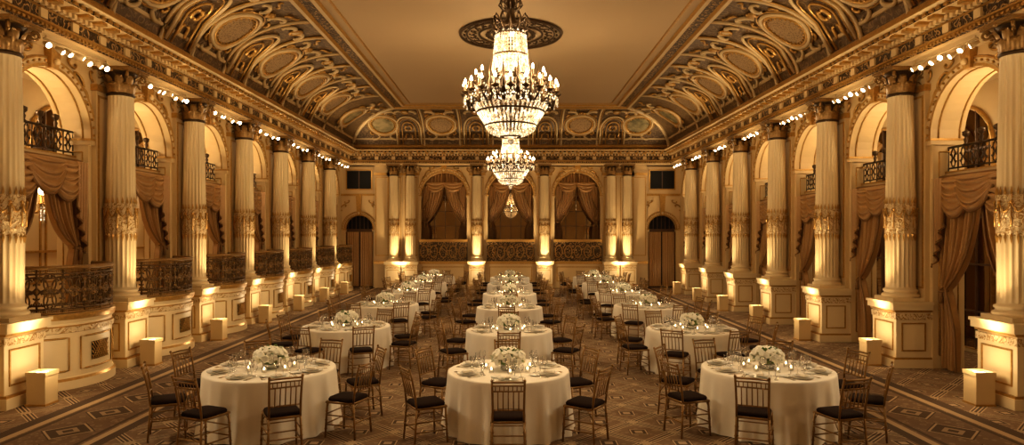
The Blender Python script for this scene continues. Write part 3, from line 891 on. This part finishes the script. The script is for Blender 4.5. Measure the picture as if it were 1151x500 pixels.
# ------------------------------------------------------------------ chandeliers
def chandelier_mesh():
    mb = MB()
    mb.tube([(0, 0, 1.35), (0, 0, 3.52)], .018, 6, 0)
    for k in range(34):
        z = 1.45 + k * .058; a = (k % 2) * pi / 2
        mb.tube([(.028 * cos(t) * cos(a), .028 * cos(t) * sin(a), z + .04 * sin(t)) for t in [2 * pi * i / 8 for i in range(8)]], .008, 4, 0, True)
    mb.lathe([(0, -.05), (.18, -.03), (.10, .04), (.03, .1)], 16, (0, 0, 3.49), 0)
    mb.lathe([(.02, .3), (.03, .6), (.05, .8), (.03, .88), (.12, .93), (.15, .98), (.07, 1.04), (.05, 1.16), (.09, 1.24), (.03, 1.34), (0, 1.45)], 14, (0, 0, 0), 0)
    for k in range(12):
        a = 2 * pi * k / 12; c, s = cos(a), sin(a)
        mb.tube([((.05 + x * 1.0) * c, (.05 + x * 1.0) * s, z) for x, z in [(0, .96), (.08, .88), (.17, .91), (.21, 1.02), (.17, 1.10), (.12, 1.04)]], .014, 4, 0)
        mb.tube([((.03 + x) * c, (.03 + x) * s, z) for x, z in [(0, 1.2), (.07, 1.17), (.13, 1.24), (.10, 1.32), (.06, 1.28)]], .012, 4, 0)
        mb.octa((.19 * c, .19 * s, .86), .016, .035, 1)
    def ring(r, z, t, mat=0, n=36, sg=6): mb.tube([(r * cos(2 * pi * i / n), r * sin(2 * pi * i / n), z) for i in range(n)], t, sg, mat, True)
    for r, z in ((.20, .84), (.225, .56), (.265, .28), (.34, .03), (.49, -.05)): ring(r, z, .014)
    def strands(n, r0, z0, r1, z1, cnt, size, belly=0.0):
        for k in range(n):
            a = 2 * pi * k / n; c, s = cos(a), sin(a)
            for i in range(cnt):
                t = i / (cnt - 1); r = r0 + (r1 - r0) * t + belly * sin(pi * t)
                mb.octa((r * c, r * s, z0 + (z1 - z0) * t), size, size * 1.5, 1)
    strands(32, .205, .82, .225, .58, 9, .0145)
    strands(34, .225, .54, .26, .30, 9, .0150)
    strands(38, .265, .26, .33, .04, 8, .0155)
    strands(16, .05, .92, .18, .84, 4, .013, -.02)
    strands(20, .12, .8, .14, .1, 16, .018)
    for r, z, n in ((.205, .79, 26), (.23, .51, 30), (.275, .23, 36), (.50, -.09, 56)):
        for k in range(n):
            a = 2 * pi * k / n
            mb.octa((r * cos(a), r * sin(a), z), .012, .045, 1)
    for (n, r, z, ph) in ((20, .63, .03, 0), (12, .47, .19, .13)):
        for k in range(n):
            a = 2 * pi * k / n + ph; c, s = cos(a), sin(a)
            prof = [(.26, z - .02), (.26 + (r - .26) * .3, z - .14), (.26 + (r - .26) * .7, z - .14), (r, z - .05), (r, z)]
            mb.tube([(x * c, x * s, q) for x, q in prof], .016, 5, 0)
            mb.tube([((r - .08 + .065 * cos(t)) * c, (r - .08 + .065 * cos(t)) * s, z - .08 + .065 * sin(t)) for t in [i * .7 for i in range(8)]], .011, 4, 0)
            mb.lathe([(.0, -.03), (.02, -.02), (.05, .0), (.055, .02), (.02, .03), (.016, .04), (.016, .11)], 8, (r * c, r * s, z), 0)
            mb.lathe([(.012, .11), (.020, .13), (.015, .155), (0, .185)], 7, (r * c, r * s, z), 2)
            for i in range(3): mb.octa((r * c, r * s, z - .06 - .045 * i), .013, .024, 1)
            for i in range(1, 6):
                a2 = a + 2 * pi / n * i / 6; dz = -.09 * sin(pi * i / 6)
                mb.octa((r * cos(a2), r * sin(a2), z - .02 + dz), .011, .016, 1)
    for k in range(20):
        a = 2 * pi * (k + .5) / 20
        mb.lathe([(.02, -.14), (.045, -.03), (.018, .03), (.036, .08), (.010, .15), (.02, .18), (0, .24)], 7, (.57 * cos(a), .57 * sin(a), .0), 0)
        mb.tube([(.57 * cos(a), .57 * sin(a), -.1), (.40 * cos(a), .40 * sin(a), -.08)], .012, 4, 0)
    for k in range(12):
        a = 2 * pi * (k + .5) / 12
        mb.lathe([(.02, -.1), (.04, 0), (.015, .06), (.03, .1), (.008, .2), (0, .3)], 7, (.38 * cos(a), .38 * sin(a), .16), 0)
    strands(46, .48, -.08, .45, -.18, 5, .0155, .02)
    ring(.45, -.20, .014)
    for k in range(46):
        a = 2 * pi * k / 46
        for i in range(8):
            t = i / 7
            r = .44 - .10 * t; z = -.22 - .15 * t
            mb.octa((r * cos(a), r * sin(a), z), .0155, .02, 1)
    ring(.34, -.38, .014)
    for k in range(38):
        a = 2 * pi * k / 38
        for i in range(8):
            t = i / 7; ang = t * pi / 2 * .85
            r = .33 * cos(ang); z = -.39 - .14 * sin(ang)
            mb.octa((r * cos(a), r * sin(a), z), .0155 * (1 - .3 * t), .022, 1)
    ring(.13, -.53, .014)
    mb.lathe([(0, -.53), (.04, -.56), (.05, -.60), (0, -.65)], 8, (0, 0, 0), 1, False)
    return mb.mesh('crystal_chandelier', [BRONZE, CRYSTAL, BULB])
chm = chandelier_mesh()
for y in (9.0, 18.0):
    o = inst('crystal_chandelier', chm, (0.0, y, 4.39))
    for k in range(4):
        a = pi / 4 + k * pi / 2
        light('chandelier_lamp', 'POINT', (.85 * cos(a), y + .85 * sin(a), 4.70), 66, WARM, .15, None, 60, .6, o)
    light('chandelier_core_lamp', 'POINT', (0.06, y, 4.46), 20, WARM2, .06, None, 60, .6, o)

mb = MB()
for r, t in ((1.35, .04), (1.18, .025), (.85, .03), (.45, .03), (.22, .04)):
    mb.tube([(r * cos(2 * pi * i / 48), r * sin(2 * pi * i / 48), -.05) for i in range(48)], t, 5, 0, True)
for k in range(24):
    a = 2 * pi * k / 24
    for (rr, sc, kind, ro) in ((1.02, .36, SS, 0.4), (.64, .42, SC, pi / 2), (.64, .36, SS, 1.2), (1.02, .30, SC, 1.4), (1.27, .2, SC, 1.57), (.33, .22, SC, 1.57)):
        q = xf(kind, rr, 0, sc, ro)
        mb.tube([(x * cos(a) - y * sin(a), x * sin(a) + y * cos(a), -.05) for x, y in q], .016, 4, 0)
mb.lathe([(0, -.12), (.15, -.1), (.2, -.04), (.22, 0)], 20, (0, 0, 0), 0)
mdm = mb.mesh('ceiling_rosette', [BRONZE])
for y in (9.0, 18.0): inst('ceiling_rosette', mdm, (0, y, 7.95))

# ------------------------------------------------------------------ tables
def table_mesh(r):
    mb = MB(); seg = 160; H = .76
    prof = [(0, H), (r * .5, H), (r * .97, H), (r * .995, H - .006), (r, H - .02), (r + .004, H - .06), (r + .01, H - .2), (r + .02, H - .4), (r + .035, H - .6), (r + .05, .01)]
    def mod(rr, z, a):
        if z > H - .03: return rr
        t = (H - z) / H
        return rr + t * (.030 * sin(a * 14 + .6 * sin(3 * a)) + .018 * sin(a * 23 + 1) + .008 * sin(a * 37))
    mb.lathe(prof, seg, (0, 0, 0), 0, True, mod)
    return mb.mesh('banquet_table', [LINEN])

def setting_mesh(r, angs):
    mb = MB(); H = .762
    def glass(x, y, h, rb, stem):
        mb.lathe([(0, .002), (.034, .003), (.006, .01), (.005, stem), (rb * .6, stem + .015), (rb, stem + (h - stem) * .45), (rb * .85, h)], 10, (x, y, H), 1)
    for a in angs:
        c, s = cos(a), sin(a)
        def pt(d, t): return (d * c - t * s, d * s + t * c)
        x, y = pt(r - .20, 0)
        mb.lathe([(0, .008), (.09, .008), (.135, .02), (.14, .022), (.135, .014), (.09, 0)], 24, (x, y, H), 0)
        mb.lathe([(0, .026), (.07, .024), (.10, .032), (.103, .034)], 20, (x, y, H), 0)
        mb.T = Matrix.Translation((x, y, H + .03)) @ Matrix.Rotation(a, 4, 'Z')
        mb.box(-.07, .07, -.035, .035, 0, .014, 3)
        mb.box(-.06, .06, -.025, .025, .014, .022, 3)
        mb.T = None
        for t in (-.18, -.205, .18, .205):
            mb.T = Matrix.Translation((*pt(r - .20, t), H)) @ Matrix.Rotation(a, 4, 'Z')
            mb.box(-.09, .06, -.004, .004, .001, .005, 2)
            mb.box(.05, .09, -.011, .011, .001, .006, 2)
            mb.T = None
        gx, gy = pt(r - .37, .08); glass(gx, gy, .20, .036, .09)
        gx, gy = pt(r - .40, -.0); glass(gx, gy, .22, .042, .10)
        gx, gy = pt(r - .34, .16); glass(gx, gy, .16, .034, .07)
        bx, by = pt(r - .33, -.15)
        mb.lathe([(0, .004), (.05, .004), (.075, .012)], 14, (bx, by, H), 0)
    for k in range(7):
        a = 2 * pi * k / 7 + .3
        x, y = .30 * cos(a), .30 * sin(a)
        mb.lathe([(.025, 0), (.032, .01), (.034, .07)], 10, (x, y, H), 1)
        mb.lathe([(0, .01), (.026, .01), (.027, .035), (0, .038)], 8, (x, y, H), 3)
        mb.octa((x, y, H + .052), .012, .022, 4)
    return mb.mesh('place_settings', [PORC, GLASS, SILVER, LINEN, FLAME])

def flower_mesh():
    mb = MB(); H = .762
    mb.lathe([(0, 0), (.10, 0), (.105, .01), (.11, .12), (.10, .12), (.095, .015)], 20, (0, 0, H), 2)
    mb.ball((0, 0, H + .13), .13, 12, 8, 1, .7)
    cz = H + .14
    N_ = 40
    for k in range(N_):
        t = (k + .5) / N_
        ph = math.acos(1 - 1.2 * t); a = k * 2.39996
        rx, rz = .195, .13
        c = (rx * sin(ph) * cos(a), rx * sin(ph) * sin(a), cz + rz * cos(ph) + random.uniform(-.015, .02))
        rr = random.uniform(.036, .054); off = random.random() * 6
        prof = [(rr * .55, -rr * .7), (rr, -.1 * rr), (rr * .92, .45 * rr), (rr * .7, .62 * rr), (rr * .64, .34 * rr), (rr * .5, .72 * rr), (rr * .4, .42 * rr), (rr * .2, .85 * rr), (0, .55 * rr)]
        d = Vector((c[0], c[1], (c[2] - cz) * 1.6 + .02)).normalized()
        mb.T = Matrix.Translation(c) @ d.to_track_quat('Z', 'Y').to_matrix().to_4x4()
        mb.lathe(prof, 10, (0, 0, 0), 0, True, lambda r, z, an: r * (1 + .15 * sin(an * 5 + off + z * 60)))
        mb.T = None
    for k in range(64):
        a = k * 2.39996; ln = random.uniform(.06, .105); ph = random.uniform(.4, 1.85)
        d = Vector((sin(ph) * cos(a), sin(ph) * sin(a), cos(ph)))
        base = Vector((0, 0, cz)) + Vector((d.x * .155, d.y * .155, d.z * .105))
        sd = Vector((-sin(a), cos(a), 0)); up = Vector((0, 0, .01))
        p = [base, base + d * ln * .5 + sd * .024 + up, base + d * ln, base + d * ln * .5 - sd * .024 + up]
        mb.add([tuple(q) for q in p], [(0, 1, 2), (0, 2, 3)], 1)
    return mb.mesh('rose_centerpiece', [PETAL, LEAF, GLASS])

def chair_mesh():
    mb = MB()
    w0, w1 = .19, .175; r = .0135
    def leg(p0, p1, nodes=3):
        mb.tube([p0, p1], r, 6, 0)
        a, c = Vector(p0), Vector(p1)
        for k in range(1, nodes + 1):
            q = a.lerp(c, k / (nodes + 1)); t = (c - a).normalized() * .006
            mb.tube([tuple(q - t), tuple(q + t)], r * 1.35, 6, 0)
    fx, bx = .19, -.19
    for s in (1, -1):
        leg((fx + .01, s * .205, 0), (fx - .01, s * w0, .44))
        leg((bx - .03, s * .19, 0), (bx, s * w1, .44))
        mb.tube([(bx, s * w1, .44), (bx - .02, s * w1, .62), (bx - .055, s * (w1 + .004), .80), (bx - .09, s * (w1 + .008), .92)], r, 6, 0)
        mb.ball((bx - .092, s * (w1 + .008), .925), .018, 6, 4, 0)
        for z in (.16, .28):
            mb.tube([(bx - .02, s * .187, z), (fx, s * .20, z)], .009, 5, 0)
    for z in (.14, .26):
        mb.tube([(fx + .005, -.2, z + .03), (fx + .005, .2, z + .03)], .009, 5, 0)
    mb.tube([(bx - .02, -.187, .2), (bx - .02, .187, .2)], .009, 5, 0)
    mb.tube([(fx, -w0, .44), (fx, w0, .44), (bx, w1, .44), (bx, -w1, .44)], .017, 6, 0, True)
    mb.add([(fx, -w0, .445), (fx, w0, .445), (bx, w1, .445), (bx, -w1, .445)], [(0, 1, 2, 3)], 0)
    def bxz(z):
        t = (z - .44)
        return bx - .02 * min(t / .18, 1) - max(0, t - .18) * .24
    for z, rr in ((.905, .013), (.865, .010), (.80, .010), (.58, .010)):
        mb.tube([(bxz(z), -w1 - .005, z), (bxz(z) - .012, 0, z + .004), (bxz(z), w1 + .005, z)], rr, 5, 0)
    for k in range(-2, 3):
        y = k * .058
        mb.tube([(bxz(.58) - .01, y, .58), (bxz(.70) - .01, y, .70), (bxz(.80) - .01, y, .80)], .008, 5, 0)
    for k in range(-3, 4):
        y = k * .048
        mb.tube([(bxz(.8) - .01, y, .80), (bxz(.865) - .01, y, .865)], .006, 4, 0)
    for s in (1, -1):
        mb.tube([(fx + .004, s * .197, .33), (fx, s * .13, .43)], .007, 4, 0)
        mb.tube([(bx, s * .185, .33), (bx + .07, s * .185, .43)], .007, 4, 0)
    def fn(i, j):
        prof = [(.0, .50), (.80, .502), (.94, .495), (1.0, .475), (.97, .452), (.85, .447)]
        f, z = prof[i]; a = 2 * pi * j / 28
        e = .35
        cx = abs(cos(a)) ** e * (1 if cos(a) >= 0 else -1); cy = abs(sin(a)) ** e * (1 if sin(a) >= 0 else -1)
        return (.0 + .20 * f * cx, .195 * f * cy, z)
    mb.grid(fn, 6, 28, 1, True, False, True)
    return mb.mesh('dining_chair', [CHAIRW, CUSH])

chair = chair_mesh(); flower = flower_mesh()
A6 = [radians(a) for a in (-90, -30, 30, 90, 150, 210)]
A8L = [radians(a) for a in (-155, -108, -62, -18, 27, 72, 117, 162)]
A8R = [pi - a for a in A8L]
t80, t86 = table_mesh(.80), table_mesh(.845)
s6, s8l, s8r = setting_mesh(.80, A6), setting_mesh(.845, A8L), setting_mesh(.845, A8R)
def table(x, y, tm, sm, angs, cr):
    inst('banquet_table', tm, (x, y, 0), random.random() * 6)
    inst('place_settings', sm, (x, y, 0))
    inst('rose_centerpiece', flower, (x, y, 0), random.random() * 6)
    for a in angs:
        rr = cr + random.uniform(-.02, .05); a2 = a + random.uniform(-.04, .04)
        inst('dining_chair', chair, (x + rr * cos(a2), y + rr * sin(a2), 0), a2 + pi + random.uniform(-.10, .10))
for yc in (8.8, 12.45, 16.3, 20.0, 23.8, 27.3): table(-.03, yc, t80, s6, A6, 1.12)
for yc in (8.9, 13.0, 17.0, 20.8, 24.4, 27.9): table(-3.2, yc, t86, s8l, A8L, 1.18)
for yc in (8.9, 12.6, 16.6, 20.3, 24.0, 27.5): table(3.42, yc, t86, s8r, A8R, 1.18)

# ------------------------------------------------------------------ world, camera
w = bpy.data.worlds.new('ballroom_world'); scene.world = w; w.use_nodes = True
w.node_tree.nodes['Background'].inputs[0].default_value = (0.5, .35, .2, 1)
w.node_tree.nodes['Background'].inputs[1].default_value = 0.05

cd = bpy.data.cameras.new('camera'); cam = bpy.data.objects.new('camera', cd); COL.objects.link(cam)
cam.location = (0, 0, CAMZ); cam.rotation_euler = (pi / 2, 0, 0)
cd.sensor_width = 36; cd.lens = 36 * 750 / 1151; cd.shift_y = 12 / 1151; cd.shift_x = 1.5 / 1151
cd.clip_end = 200
scene.camera = cam
